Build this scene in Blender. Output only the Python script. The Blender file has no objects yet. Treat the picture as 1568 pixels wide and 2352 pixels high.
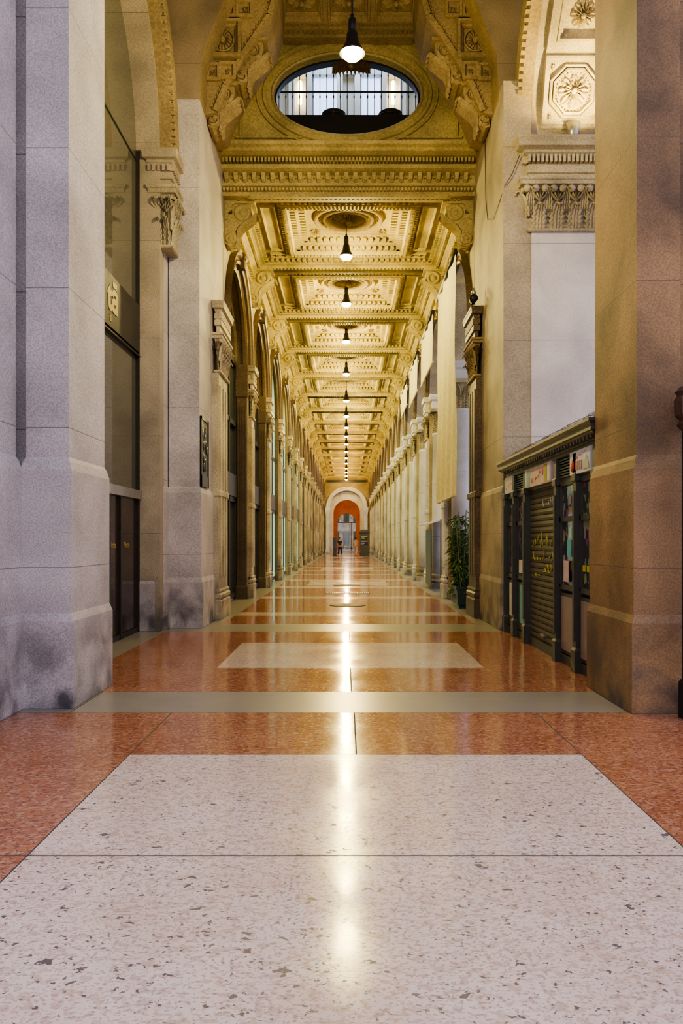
import bpy, math, random
from mathutils import Vector, Matrix
random.seed(3)
S=bpy.context.scene
COL=S.collection
pi=math.pi
try: S.view_settings.look='AgX - Medium High Contrast'
except Exception: pass
# ------------------------------------------------------------ materials
def nodes(name):
    m=bpy.data.materials.new(name); m.use_nodes=True
    t=m.node_tree; b=t.nodes['Principled BSDF']
    return m,t,b
def N(t,typ,**k):
    n=t.nodes.new(typ)
    for a,v in k.items(): setattr(n,a,v)
    return n
def mix(t,fac,a,b,blend='MIX'):
    n=N(t,'ShaderNodeMix',data_type='RGBA',blend_type=blend)
    for i,v in ((0,fac),(6,a),(7,b)):
        if hasattr(v,'links'): t.links.new(v,n.inputs[i])
        else: n.inputs[i].default_value=v if i==0 else (*v,1) if len(v)==3 else v
    return n.outputs[2]
def mr(t,val,a,b,c=0.,d=1.):
    n=N(t,'ShaderNodeMapRange')
    t.links.new(val,n.inputs[0])
    for i,v in enumerate((a,b,c,d)): n.inputs[i+1].default_value=v
    return n.outputs[0]
def mth(t,op,a,b=0.):
    n=N(t,'ShaderNodeMath',operation=op)
    for i,v in enumerate((a,b)):
        if hasattr(v,'links'): t.links.new(v,n.inputs[i])
        else: n.inputs[i].default_value=v
    return n.outputs[0]
def noise(t,vec,scale,detail=3,dist=0.):
    n=N(t,'ShaderNodeTexNoise'); t.links.new(vec,n.inputs['Vector'])
    n.inputs['Scale'].default_value=scale; n.inputs['Detail'].default_value=detail
    n.inputs['Distortion'].default_value=dist
    return n.outputs[0]
def stone(name,c1,c2,rough=.6,fine=60,joint=0,stain=0,bump=.25,blotch=.25):
    m,t,b=nodes(name)
    g=N(t,'ShaderNodeNewGeometry'); P=g.outputs['Position']
    n1=mr(t,noise(t,P,fine,3),.38,.62)
    n2=mr(t,noise(t,P,1.1,5,.4),.3,.7,1-blotch,1+blotch*.5)
    c=mix(t,n1,c1,c2)
    cc=N(t,'ShaderNodeCombineColor')
    for i in range(3): t.links.new(n2,cc.inputs[i])
    c=mix(t,1.,c,cc.outputs[0],'MULTIPLY')
    sp=N(t,'ShaderNodeSeparateXYZ'); t.links.new(P,sp.inputs[0]); z=sp.outputs[2]
    if stain:
        f=mth(t,'MULTIPLY',mr(t,z,0.,1.1,1.,0.),mr(t,noise(t,P,2.6,5,.3),.38,.62))
        f=mth(t,'MULTIPLY',f,stain)
        c=mix(t,f,c,(.05,.045,.045))
    if joint:
        fr=mth(t,'FRACT',mth(t,'DIVIDE',z,joint))
        j=mth(t,'LESS_THAN',fr,.009/joint)
        c=mix(t,mth(t,'MULTIPLY',j,.6),c,(.06,.05,.045))
    t.links.new(c,b.inputs['Base Color'])
    b.inputs['Roughness'].default_value=rough
    if bump:
        bp=N(t,'ShaderNodeBump'); bp.inputs['Strength'].default_value=bump; bp.inputs['Distance'].default_value=.01
        t.links.new(noise(t,P,fine*.6,4),bp.inputs['Height']); t.links.new(bp.outputs[0],b.inputs['Normal'])
    return m
def plain(name,c,rough=.5,metal=0.,em=None,es=0.):
    m,t,b=nodes(name)
    tc=N(t,'ShaderNodeTexCoord')
    n=mr(t,noise(t,tc.outputs['Object'],9,3),.3,.7)
    c2=tuple(x*.8 for x in c)
    t.links.new(mix(t,n,c,c2),b.inputs['Base Color'])
    b.inputs['Roughness'].default_value=rough; b.inputs['Metallic'].default_value=metal
    if em: b.inputs['Emission Color'].default_value=(*em,1); b.inputs['Emission Strength'].default_value=es
    return m
def marble(name,kind):
    m,t,b=nodes(name)
    g=N(t,'ShaderNodeNewGeometry'); P=g.outputs['Position']
    mp=N(t,'ShaderNodeMapping'); mp.inputs['Scale'].default_value=(1,1.25,1); t.links.new(P,mp.inputs[0]); V=mp.outputs[0]
    big=mr(t,noise(t,V,1.8,4,.5),.3,.7)
    if kind=='white':
        c=mix(t,big,(.68,.54,.42),(.76,.64,.53))
        c=mix(t,mth(t,'MULTIPLY',mr(t,noise(t,V,24,5,.6),.5,.6),.55),c,(.46,.31,.21))
        c=mix(t,mth(t,'MULTIPLY',mr(t,noise(t,V,60,4,.4),.53,.63),.65),c,(.34,.24,.18))
        rough=.14
    elif kind=='orange':
        c=mix(t,big,(.32,.115,.05),(.43,.185,.085))
        c=mix(t,mth(t,'MULTIPLY',mr(t,noise(t,V,20,5,.8),.48,.6),.7),c,(.52,.29,.18))
        c=mix(t,mth(t,'MULTIPLY',mr(t,noise(t,V,42,4,.8),.52,.62),.85),c,(.16,.055,.035))
        rough=.11
    else:
        c=mix(t,mr(t,noise(t,V,80,3),.4,.6),(.24,.22,.17),(.34,.31,.25))
        c=mix(t,mth(t,'MULTIPLY',big,.4),c,(.18,.17,.14))
        rough=.28
    if kind!='gray':
        pitmask=None
        for sc_,lo,hi,r_ in ((30,.2,1.,.31),(13,.5,1.,.29)):
            wn=N(t,'ShaderNodeTexNoise'); wn.inputs['Scale'].default_value=sc_*1.6; wn.inputs['Detail'].default_value=3; t.links.new(V,wn.inputs['Vector'])
            va=N(t,'ShaderNodeVectorMath',operation='SCALE'); t.links.new(wn.outputs[1],va.inputs[0]); va.inputs['Scale'].default_value=1.7/sc_
            vb=N(t,'ShaderNodeVectorMath',operation='ADD'); t.links.new(V,vb.inputs[0]); t.links.new(va.outputs[0],vb.inputs[1])
            vo=N(t,'ShaderNodeTexVoronoi'); vo.inputs['Scale'].default_value=sc_
            t.links.new(vb.outputs[0],vo.inputs['Vector'])
            sc=N(t,'ShaderNodeSeparateColor'); t.links.new(vo.outputs['Color'],sc.inputs[0])
            thr=mr(t,sc.outputs[0],lo,hi,0.,r_)
            p=mth(t,'LESS_THAN',vo.outputs['Distance'],thr)
            pitmask=p if pitmask is None else mth(t,'MAXIMUM',pitmask,p)
        c=mix(t,mth(t,'MULTIPLY',pitmask,.92 if kind=='white' else .65),c,(.075,.065,.07) if kind=='white' else (.11,.045,.03))
        rr=mth(t,'ADD',mth(t,'MULTIPLY',pitmask,.3),mr(t,noise(t,P,1.7,4),.3,.7,rough*.65,rough*1.35))
        t.links.new(rr,b.inputs['Roughness'])
    else: b.inputs['Roughness'].default_value=rough
    t.links.new(c,b.inputs['Base Color'])
    bp=N(t,'ShaderNodeBump'); bp.inputs['Strength'].default_value=.04; bp.inputs['Distance'].default_value=.01
    t.links.new(noise(t,P,8,4),bp.inputs['Height']); t.links.new(bp.outputs[0],b.inputs['Normal'])
    return m
def emis(name,c,s):
    m,t,b=nodes(name); b.inputs['Base Color'].default_value=(*c,1)
    b.inputs['Emission Color'].default_value=(*c,1); b.inputs['Emission Strength'].default_value=s
    return m
M={}
M['pier']=stone('granite_blocks',(.62,.57,.53),(.42,.38,.36),.62,70,1.25,.97,blotch=.3)
M['pierR']=stone('granite_warm_lit',(.33,.20,.08),(.22,.13,.05),.62,70,1.25,.9,blotch=.6)  # right pillar: warm light on this side is put into the brown base
M['pierM']=stone('granite_tan',(.48,.41,.28),(.35,.29,.19),.62,60,1.6,.95,blotch=.4)
M['pierShade']=stone('granite_tan_shaded',(.33,.26,.16),(.24,.185,.11),.65,60,1.6,0,blotch=.4)  # darker copy of the tan granite, shade of the upper wall painted in
M['pale']=stone('pale_stone',(.70,.70,.70),(.60,.60,.60),.65,50,1.6,.6)
M['palew']=stone('pale_tan_stone',(.70,.66,.62),(.60,.56,.52),.65,50,1.6,.6)
M['lime']=stone('limestone',(.54,.47,.30),(.38,.32,.19),.65,40,0,.9,blotch=.5)
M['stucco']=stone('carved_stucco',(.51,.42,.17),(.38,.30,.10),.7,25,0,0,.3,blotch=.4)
M['stuccod']=stone('carved_stucco_dark',(.36,.27,.12),(.25,.185,.08),.7,25,0,0,.15,blotch=.35)  # darker stucco copy; on the vestibule vault and archivolts its tone paints the shade
M['brown']=stone('dark_brown_stone',(.15,.10,.04),(.085,.055,.022),.5,30,0,.4,blotch=.4)
M['rust']=stone('rusty_iron',(.14,.07,.035),(.07,.035,.02),.7,40,0,0,.3,blotch=.5)
M['red']=stone('red_plaster',(.58,.27,.13),(.48,.21,.10),.7,8,0,0,.1)
M['white']=marble('white_marble','white'); M['orange']=marble('red_marble','orange'); M['gray']=marble('gray_granite','gray')
M['joint']=plain('joint_dark',(.05,.04,.035),.8)
M['iron']=plain('black_iron',(.02,.02,.022),.45,.4)
M['black']=plain('black_lacquer',(.025,.022,.018),.5)
M['green']=plain('dark_green_paint',(.075,.075,.055),.4,.2)
M['shut']=plain('shutter_metal',(.13,.12,.08),.6,.3)
M['bronze']=plain('dark_bronze',(.06,.055,.04),.4,.6)
M['glass']=plain('tinted_glass',(.08,.10,.05),.05,0.); M['glass'].node_tree.nodes['Principled BSDF'].inputs['IOR'].default_value=2.0
M['glassy']=plain('shop_glass_warm',(.12,.115,.08),.05,0.); M['glassy'].node_tree.nodes['Principled BSDF'].inputs['IOR'].default_value=1.9
M['glassc']=plain('shop_glass_lit',(.3,.4,.3),.1,0.,(.50,.85,.55),.75)
M['glassd']=plain('dark_glass',(.045,.03,.025),.06,0.)
M['steel']=plain('brushed_steel',(.45,.45,.43),.35,.8)
M['canvas']=plain('cream_canvas',(.80,.75,.46),.85)
M['gold']=plain('gold_letters',(.55,.42,.14),.5)
M['goldd']=plain('dull_gold_letters',(.40,.28,.10),.5)
M['leaf']=plain('bamboo_leaf',(.08,.17,.025),.5)
M['stalk']=plain('bamboo_stalk',(.15,.18,.05),.5)
M['teal']=plain('dark_glaze',(.02,.045,.04),.4)
M['cyan']=plain('cyan_paper',(.14,.50,.48),.5)
M['paper']=plain('white_paper',(.68,.66,.62),.5)
M['pink']=plain('pink_paper',(.66,.50,.42),.5)
M['dimp']=plain('dim_poster',(.26,.19,.16),.3)
M['redp']=plain('red_paint',(.55,.08,.06),.5)
M['yellowp']=plain('yellow_paint',(.50,.46,.06),.6)
M['skin']=plain('skin',(.55,.33,.22),.6); M['hair']=plain('hair',(.05,.03,.02),.7)
M['clothd']=plain('dark_cloth',(.03,.03,.04),.8); M['clothl']=plain('beige_cloth',(.6,.45,.3),.8)
M['bulb']=emis('bulb_glow',(1.,.90,.60),70.)
M['bluewin']=emis('blue_window_glow',(.55,.68,.95),1.6)
M['warmwin']=emis('warm_lamp_glow',(1.,.75,.35),12.)
def mags():
    m,t,b=nodes('magazine_display')
    g=N(t,'ShaderNodeTexCoord')
    mp=N(t,'ShaderNodeMapping'); mp.inputs['Scale'].default_value=(1,7,5); t.links.new(g.outputs['Object'],mp.inputs[0])
    v=N(t,'ShaderNodeTexVoronoi',distance='CHEBYCHEV'); t.links.new(mp.outputs[0],v.inputs['Vector']); v.inputs['Scale'].default_value=1.7
    s=N(t,'ShaderNodeSeparateColor'); t.links.new(v.outputs['Color'],s.inputs[0])
    f=mr(t,s.outputs[0],.55,.57)
    t.links.new(mix(t,mth(t,'MULTIPLY',f,.3),(.03,.032,.026),v.outputs['Color']),b.inputs['Base Color'])
    b.inputs['Roughness'].default_value=.08
    return m
M['mags']=mags()
# ------------------------------------------------------------ mesh builder
class MB:
    def __init__(s): s.v=[];s.f=[];s.mi=[];s.cur=0;s.sm=[];s.smooth=False
    def face(s,pts):
        i=len(s.v); s.v+= [tuple(p) for p in pts]; s.f.append(tuple(range(i,i+len(pts)))); s.mi.append(s.cur); s.sm.append(s.smooth)
    def box(s,x0,x1,y0,y1,z0,z1):
        i=len(s.v)
        s.v+=[(x,y,z) for z in (z0,z1) for y in (y0,y1) for x in (x0,x1)]
        for q in ((0,2,3,1),(4,5,7,6),(0,1,5,4),(2,6,7,3),(0,4,6,2),(1,3,7,5)):
            s.f.append(tuple(i+k for k in q)); s.mi.append(s.cur); s.sm.append(False)
    def loft(s,rings,cr=True,cp=False,cap=False):
        i=len(s.v); n=len(rings[0]); R=len(rings)
        for r in rings: s.v+=[tuple(p) for p in r]
        for a in range(R if cp else R-1):
            b=(a+1)%R
            for k in range(n if cr else n-1):
                l=(k+1)%n
                s.f.append((i+a*n+k,i+a*n+l,i+b*n+l,i+b*n+k)); s.mi.append(s.cur); s.sm.append(s.smooth)
        if cap:
            s.f.append(tuple(i+k for k in range(n))[::-1]); s.mi.append(s.cur); s.sm.append(False)
            s.f.append(tuple(i+(R-1)*n+k for k in range(n))); s.mi.append(s.cur); s.sm.append(False)
    def stack(s,x0,x1,y0,y1,prof,cap=True):
        s.loft([[(x0-o,y0-o,z),(x1+o,y0-o,z),(x1+o,y1+o,z),(x0-o,y1+o,z)] for o,z in prof],cap=cap)
    def lathe(s,prof,c=(0,0,0),n=20,axis='z',a0=0,a1=2*pi):
        full=abs(a1-a0-2*pi)<1e-6; m=n if full else n+1
        rings=[]
        for r,h in prof:
            ring=[]
            for k in range(m):
                a=a0+(a1-a0)*k/n; u,w=r*math.cos(a),r*math.sin(a)
                p={'z':(u,w,h),'y':(u,h,w),'x':(h,u,w)}[axis]
                ring.append((c[0]+p[0],c[1]+p[1],c[2]+p[2]))
            rings.append(ring)
        o=s.smooth; s.smooth=True; s.loft(rings,cr=full,cap=full); s.smooth=o
    def prism(s,pts,d):
        d=Vector(d); s.loft([[Vector(p) for p in pts],[Vector(p)+d for p in pts]],cap=True)
    def leaf(s,p,out,side,h,w,bend=1.):
        p=Vector(p);out=Vector(out);side=Vector(side);up=Vector((0,0,1))
        R=[]
        for z,o2,ww in ((0,.03,.8),(.12,.05,1.),(.2,.06,.72),(.34,.08,1.05),(.42,.09,.75),(.56,.12,1.0),(.63,.14,.7),(.76,.2,.85),(.84,.27,.6),(.95,.36,.62),(1.,.46,.4),(.93,.56,.28),(.84,.56,.08)):
            c=p+up*(z*h)+out*(o2*h*bend)
            R.append([c+side*(w*.5*ww*q)+out*((.045 if j%2 else .0)*min(1,h*1.6)) for j,q in enumerate((-1,-.72,-.45,-.2,0,.2,.45,.72,1))])
        s.loft(R,cr=False)
    def obj(s,name,mats,parent=None,loc=None,**props):
        me=bpy.data.meshes.new(name); me.from_pydata(s.v,[],s.f)
        for m in (mats if isinstance(mats,list) else [mats]): me.materials.append(M[m] if isinstance(m,str) else m)
        me.polygons.foreach_set('material_index',s.mi); me.polygons.foreach_set('use_smooth',s.sm); me.update()
        o=bpy.data.objects.new(name,me); COL.objects.link(o)
        if parent: o.parent=parent
        if loc: o.location=loc
        for k,v in props.items(): o[k]=v
        return o
def top(name,label,cat,loc=(0,0,0),rz=0,group=None):
    e=bpy.data.objects.new(name,None); e.empty_display_size=.2; COL.objects.link(e); e.location=loc; e.rotation_euler=(0,0,rz)
    e['label']=label; e['category']=cat
    if group: e['group']=group
    return e
def struct(o,label=None):
    o['kind']='structure'
    if label: o['label']=label
    return o
def dup(src,loc,rz=None,label=None):
    n=src.copy(); COL.objects.link(n); n.location=loc
    if rz is not None: n.rotation_euler=(0,0,rz)
    if label: n['label']=label
    for c in src.children:
        d=c.copy(); COL.objects.link(d); d.parent=n
        for g in c.children:
            h=g.copy(); COL.objects.link(h); h.parent=d
    return n
def cur2mesh(cu,name,loc,rot,parent):
    tmp=bpy.data.objects.new('tmp',cu); COL.objects.link(tmp)
    me=bpy.data.meshes.new_from_object(tmp.evaluated_get(bpy.context.evaluated_depsgraph_get()))
    bpy.data.objects.remove(tmp)
    o=bpy.data.objects.new(name,me); COL.objects.link(o); o.location=loc; o.rotation_euler=rot
    if parent: o.parent=parent
    return o
def text(body,size,loc,rot,mat,name,parent=None,extr=.004,off=0.):
    cu=bpy.data.curves.new(name,'FONT'); cu.body=body; cu.size=size; cu.extrude=extr; cu.offset=off; cu.materials.append(M[mat])
    return cur2mesh(cu,name,loc,rot,parent)
def arch_wall(mb,mp,s0,s1,z0,z1,cs,r,sp,depth,n=28,sill=0.):
    a=[(cs-r*math.cos(pi*k/n),sp+r*math.sin(pi*k/n)) for k in range(n+1)]
    for d in (0,depth):
        for u0,u1,w0,w1 in ((s0,cs-r,z0,sp),(cs+r,s1,z0,sp),(s0,cs-r,sp,z1),(cs+r,s1,sp,z1)):
            if u1-u0>1e-4: mb.face([mp(u0,w0,d),mp(u1,w0,d),mp(u1,w1,d),mp(u0,w1,d)])
        for k in range(n):
            p,q=a[k],a[k+1]
            mb.face([mp(p[0],p[1],d),mp(q[0],q[1],d),mp(q[0],z1,d),mp(p[0],z1,d)])
    path=[(cs-r,z0)]+a+[(cs+r,z0)]
    for k in range(len(path)-1):
        p,q=path[k],path[k+1]
        mb.face([mp(*p,0),mp(*q,0),mp(*q,depth),mp(*p,depth)])
def arch_ring(mb,mp,cs,r,sp,prof,n=32):
    mb.loft([[mp(cs-(r+o)*math.cos(pi*k/n),sp+(r+o)*math.sin(pi*k/n),d) for o,d in prof] for k in range(n+1)],cap=True)
TR=[0]
def trim(mb,mat,label,loc=None):
    TR[0]+=1
    return struct(mb.obj('trim_%d'%TR[0],mat,loc=loc),label)
XL,XR=-2.5,2.6; CX=.05
D=4.5; Y0=16.0; NB=16; YE=Y0+D*NB
# ------------------------------------------------------------ floor
F=MB(); MI={'white':0,'orange':1,'gray':2,'joint':3}
def fr(x0,x1,y0,y1,m):
    F.cur=MI[m]; F.face([(x0,y0,0),(x1,y0,0),(x1,y1,0),(x0,y1,0)])
def row(y0,y1,segs,jx=()):
    x=-9.
    for xe,m in segs:
        js=sorted(j for j in jx if x<j<xe)
        c=x
        for j in js:
            fr(c,j-.005,y0,y1,m); fr(j-.005,j+.005,y0,y1,'joint'); c=j+.005
        fr(c,xe,y0,y1,m); x=xe
WL,WR=-1.515,1.645
segW=[(WL-.004,'orange'),(WL+.004,'joint'),(WR-.004,'white'),(WR+.004,'joint'),(14,'orange')]
row(-4,1.3,segW); row(1.3,1.312,[(14,'joint')])
row(1.312,3.735,segW); row(3.735,3.749,[(14,'joint')])
row(3.749,5.5,segW); row(5.5,5.508,[(WL,'orange'),(WR,'joint'),(14,'orange')])
row(5.508,6.83,[(14,'orange')],(WL-1.9,WL,.07,WR,WR+1.6))
row(6.83,6.84,[(14,'joint')])
row(6.84,7.78,[(14,'gray')],(-2.4,2.45))
row(7.78,7.787,[(14,'joint')])
GL=-2.95
row(7.787,9.22,[(GL,'gray'),(14,'orange')],(GL,.05))
W2=[(GL,'gray'),(WL,'orange'),(WR-.03,'white'),(14,'orange')]
row(9.22,11.5,W2,(GL,WL,WR-.03))
row(11.5,12.9,[(GL,'gray'),(14,'orange')],(.05,))
row(12.9,14.05,[(14,'gray')]); row(14.05,14.06,[(14,'joint')])
row(14.06,15.6,[(-2.2,'gray'),(2.3,'orange'),(14,'gray')])
for i in range(NB+1):
    y=Y0+D*i
    row(y-.4,y+.35,[(-2.2,'gray'),(2.3,'white'),(14,'gray')])
    a,b=y+.35,y+D-.4
    e=.55
    row(a,a+e,[(-2.2,'gray'),(2.3,'orange'),(14,'gray')])
    row(a+e,b-e,[(-2.2,'gray'),(-1.3,'orange'),(1.4,'white' if i%3==2 else 'orange'),(2.3,'orange'),(14,'gray')],(-1.3,1.4))
    row(b-e,b,[(-2.2,'gray'),(2.3,'orange'),(14,'gray')])
row(Y0+D*(NB+1)-.4,150,[(14,'gray')])
struct(F.obj('floor',['white','orange','gray','joint']),'polished floor of white and red marble panels with grey granite bands')
# ------------------------------------------------------------ vestibule
def mL(x0): return lambda s,z,d:(x0-d,s,z)
def mR(x0): return lambda s,z,d:(x0+d,s,z)
def mF(y0): return lambda s,z,d:(s,y0+d,z)
def front_pillar(name,sx,xin,mat,label,y0,y1):
    e=top(name,label,'pillar',(xin,(y0+y1)/2,0))
    h=(y1-y0)/2
    def X(a,b): return (min(a*sx,b*sx),max(a*sx,b*sx))
    def prof(x0,x1,ya,yb,mb):
        x0,x1=X(x0,x1)
        mb.stack(x0,x1,ya,yb,[(.02,.85),(.02,2.12),(.0,2.2),(-.02,2.24),(-.02,10.3)])
    def base(x0,x1,ya,yb,mb):
        x0,x1=X(x0,x1)
        mb.stack(x0,x1,ya,yb,[(.045,0),(.045,.78),(.02,.85)])
    for nm,fn in (('shaft',prof),('plinth',base)):
        mb=MB()
        fn(0,.42,-h,h,mb); fn(.40,1.6,-h+.12,h-.05,mb)
        mb.obj(nm,mat,e)
    return e
front_pillar('stone_pillar',-1,-2.46,'pier','massive grey granite block pillar with dark stained plinth',7.02,8.1)
front_pillar('stone_pillar',1,2.5,'pierR','massive granite block pillar beside the newsstand, warm light painted into its brown tone',6.82,8.0)
mb=MB(); mb.stack(-4.2,-2.9,4.4,6.98,[(.045,0),(.045,.78),(.02,.85),(.02,2.12),(0,2.2),(-.02,2.24),(-.02,10.3)])
struct(mb.obj('wall_front','pier'),'pale granite block wall with plinth')
mb=MB()
n=28
a=[(.02-2.46*math.cos(pi*k/n),8.2+2.3*math.sin(pi*k/n)) for k in range(n+1)]
pts=[(-4.2,13.6),(-4.2,10.2),(-2.5,10.2)]+a+[(2.52,10.2),(5.4,10.2),(5.4,13.6)]
mb.prism([(p[0],7.1,p[1]) for p in pts],(0,.85,0))
struct(mb.obj('wall_entrance','pierM'),'stone wall over the entrance arch')
mb=MB(); arch_wall(mb,mL(-3.05),7.9,13.4,0,13.5,10.4,2.5,7.78,.4)
struct(mb.obj('wall_left','pierM'),'granite wall with a tall round arch opening')
mb=MB(); arch_wall(mb,mR(3.08),8.02,13.22,2.78,13.5,10.6,2.56,8.07,.3)
struct(mb.obj('wall_right','pierM'),'stone wall with a tall round arch opening')
mb=MB()
R=2.56; cy,cz=10.6,8.07
mb.loft([[(3.1,cy-R*math.cos(pi*k/36),cz+R*math.sin(pi*k/36)),(5.3,cy-R*math.cos(pi*k/36),cz+R*math.sin(pi*k/36))] for k in range(37)],cr=False)
struct(mb.obj('trim_90','lime'),'barrel soffit of deep stone arch')
def frame_box(mb,c,u,v,nrm,hu,hv,w,t):
    c=Vector(c);u=Vector(u);v=Vector(v);nrm=Vector(nrm)
    def rect(a,b,d): return [c+u*(-a)+v*(-b)+nrm*d,c+u*a+v*(-b)+nrm*d,c+u*a+v*b+nrm*d,c-u*a+v*b+nrm*d]
    mb.loft([rect(hu,hv,0),rect(hu,hv,t),rect(hu-w*.4,hv-w*.4,t*1.3),rect(hu-w,hv-w,t),rect(hu-w*1.1,hv-w*1.1,-.02)])
def panel_coffer(mb,c,u,v,nrm,HU,HV,hu,hv,t):
    c=Vector(c);u=Vector(u);v=Vector(v);nrm=Vector(nrm)
    def rect(a,b,d): return [c+u*(-a)+v*(-b)+nrm*d,c+u*a+v*(-b)+nrm*d,c+u*a+v*b+nrm*d,c-u*a+v*b+nrm*d]
    mb.loft([rect(HU,HV,0),rect(HU,HV,t),rect(hu+.05,hv+.05,t),rect(hu+.04,hv+.04,t+.025),rect(hu,hv,t+.02),rect(hu-.01,hv-.01,t*.55),rect(hu-.05,hv-.05,t*.5),rect(hu-.06,hv-.06,.01),])
def rosette(mb,c,u,v,nrm,r,petals=10,d=.08):
    c=Vector(c);u=Vector(u);v=Vector(v);nrm=Vector(nrm)
    for lay,(rr,dd,off) in enumerate(((r,d*.6,0),(r*.62,d,.5))):
        for k in range(petals):
            a=2*pi*(k+off)/petals
            dr=u*math.cos(a)+v*math.sin(a); sd=-u*math.sin(a)+v*math.cos(a); w=rr*2.6/petals*2.2
            w=min(w,rr*.62)
            rows=[]
            for q,ww,h in ((.12,.35,.5),(.45,.75,.9),(.75,1.,1.),(.93,.75,.75),(1.,.3,.2)):
                p=c+dr*(rr*q)
                rows.append([p-sd*(w*.5*ww),p-sd*(w*.25*ww)+nrm*(dd*h),p+nrm*(dd*h*.4),p+sd*(w*.25*ww)+nrm*(dd*h),p+sd*(w*.5*ww)])
            mb.loft(rows,cr=False)
    rings=[]
    for rr,h in ((r*.2,0),(r*.2,d*.9),(r*.12,d*1.3),(r*.02,d*1.4)):
        rings.append([c+u*(rr*math.cos(2*pi*k/10))+v*(rr*math.sin(2*pi*k/10))+nrm*h for k in range(10)])
    mb.loft(rings)
def sunflower(mb,c,u,v,nrm,r,n=16,d=.06):
    """round fluted rosette: raised ring, radial flutes, centre boss"""
    c=Vector(c);u=Vector(u);v=Vector(v);nrm=Vector(nrm)
    def P(rr,a,h): return c+u*(rr*math.cos(a))+v*(rr*math.sin(a))+nrm*h
    m=n*4
    mb.loft([[P(rr,2*pi*k/m,h) for k in range(m)] for rr,h in ((r,0),(r,d*.7),(r*.94,d*.8),(r*.88,d*.7),(r*.87,.0))])
    rings=[]
    for rr,amp,h in ((.84,0,.0),(.80,.6,.35),(.6,.8,.6),(.36,.4,.5),(.28,0,.2)):
        rings.append([P(r*rr,2*pi*k/m,d*(h+amp*.5*(1 if k%4 in (0,1) else -.7))) for k in range(m)])
    mb.loft(rings)
    mb.loft([[P(r*rr,2*pi*k/12,h) for k in range(12)] for rr,h in ((.26,0),(.26,d),(.16,d*1.4),(.02,d*1.5))])
def ngon_frame(mb,c,u,v,nrm,prof,n=8,rot=pi/8):
    c=Vector(c);u=Vector(u);v=Vector(v);nrm=Vector(nrm)
    mb.loft([[c+u*(r*math.cos(rot+2*pi*k/n))+v*(r*math.sin(rot+2*pi*k/n))+nrm*h for k in range(n)] for r,h in prof])
mb=MB()
for j,th in enumerate((19,43,67,90,113,137,161)):
    t=math.radians(th); nrm=(0,-math.cos(t),-math.sin(t)); v=(0,-math.sin(t),math.cos(t)); u=(1,0,0)
    for cxx in (3.74,4.78):
        c=Vector((cxx,cy+R*math.cos(t),cz+R*math.sin(t)))
        if j%2==0:
            panel_coffer(mb,c,u,v,nrm,.51,.56,.46,.46,.10)
            ngon_frame(mb,c,u,v,nrm,((.43,0),(.43,.07),(.41,.085),(.385,.07),(.375,.02),(.36,.02),(.36,.08),(.33,.09),(.315,.04),(.30,.0)))
            for k in range(32):
                a=2*pi*k/32; p=c+Vector(u)*(.285*math.cos(a))+Vector(v)*(.285*math.sin(a)); rosette(mb,p,u,v,nrm,.022,4,.04)
            rosette(mb,c,u,v,nrm,.25,8,.12)
            for su in (-1,1):
                for sv in (-1,1):
                    rosette(mb,c+Vector(u)*su*.37+Vector(v)*sv*.37,u,v,nrm,.075,5,.05)
        else:
            panel_coffer(mb,c,u,v,nrm,.51,.49,.33,.3,.12)
            rosette(mb,c,u,v,nrm,.2,8,.12)
trim(mb,'lime','carved coffers with rosettes on arch soffit')
P1=[(0,.0),(0,-.18),(.06,-.2),(.12,-.14),(.2,-.15),(.24,-.22),(.36,-.24),(.40,-.12),(.40,0)]
for side,mp,cc,rr,ss in (('l',mL(-3.05),10.4,2.5,7.85),('r',mR(3.08),10.6,2.56,8.07)):
    mb=MB(); arch_ring(mb,mp,cc,rr,ss,P1,40)
    for k in range(72):
        a0=pi*(k+.15)/72; a1=pi*(k+.7)/72
        for ro0,ro1,dd in ((.12,.2,-.2),(-.0,.05,-.25)):
            pts=[mp(cc-(rr+ro)*math.cos(a),ss+(rr+ro)*math.sin(a),d) for d in (-.1,dd) for ro,a in ((ro0,a0),(ro1,a0),(ro1,a1),(ro0,a1))]
            mb.loft([pts[:4],pts[4:]],cap=True)
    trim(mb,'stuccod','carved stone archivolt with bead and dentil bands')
mb=MB()
path=[(10.4-2.5,2.2)]+[(10.4-2.5*math.cos(pi*k/24),7.85+2.5*math.sin(pi*k/24)) for k in range(25)]+[(12.9,2.2)]
mb.face([(-3.44,p[0],p[1]) for p in path])
w1=struct(mb.obj('window_1','glassy'),'tall arched shop glazing with dark mullions')
mb=MB()
for z in (2.22,4.5,5.3,7.7): mb.box(-3.44,-3.37 if z<5 else -3.425,7.9,12.9,z-.012,z+.012)
mb.box(-3.44,-3.425,10.39,10.41,5.3,10.3); mb.box(-3.46,-3.38,12.86,12.9,0,7.85)
mb.obj('window_frame','bronze',w1)
sg=top('shop_sign','near-black fascia panel with gold letters across shop glazing','sign',(-3.40,10.4,4.55))
mb=MB(); mb.box(-.03,.03,-2.5,2.45,0,.76); mb.obj('panel','black',sg)
text('t\u0101',.56,(.035,.72,.25),(pi/2,0,pi/2),'gold','lettering',sg,off=.022)
text('28',.13,(.035,.80,.08),(pi/2,0,pi/2),'gold','lettering',sg)
mb=MB(); mb.box(-3.44,-3.42,7.9,12.86,0.02,2.16); dr=struct(mb.obj('door_1','glassd'),'dark glass double shop door with steel header')
mb=MB(); mb.box(-3.46,-3.34,7.9,12.88,2.16,2.3); mb.obj('header','steel',dr)
mb=MB()
for y in (8.6,10.0,11.3,11.84,12.84): mb.box(-3.43,-3.38,y-.025,y+.025,0,2.16)
mb.box(-3.43,-3.39,7.9,12.86,0,.08)
mb.obj('frame','bronze',dr)
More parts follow.
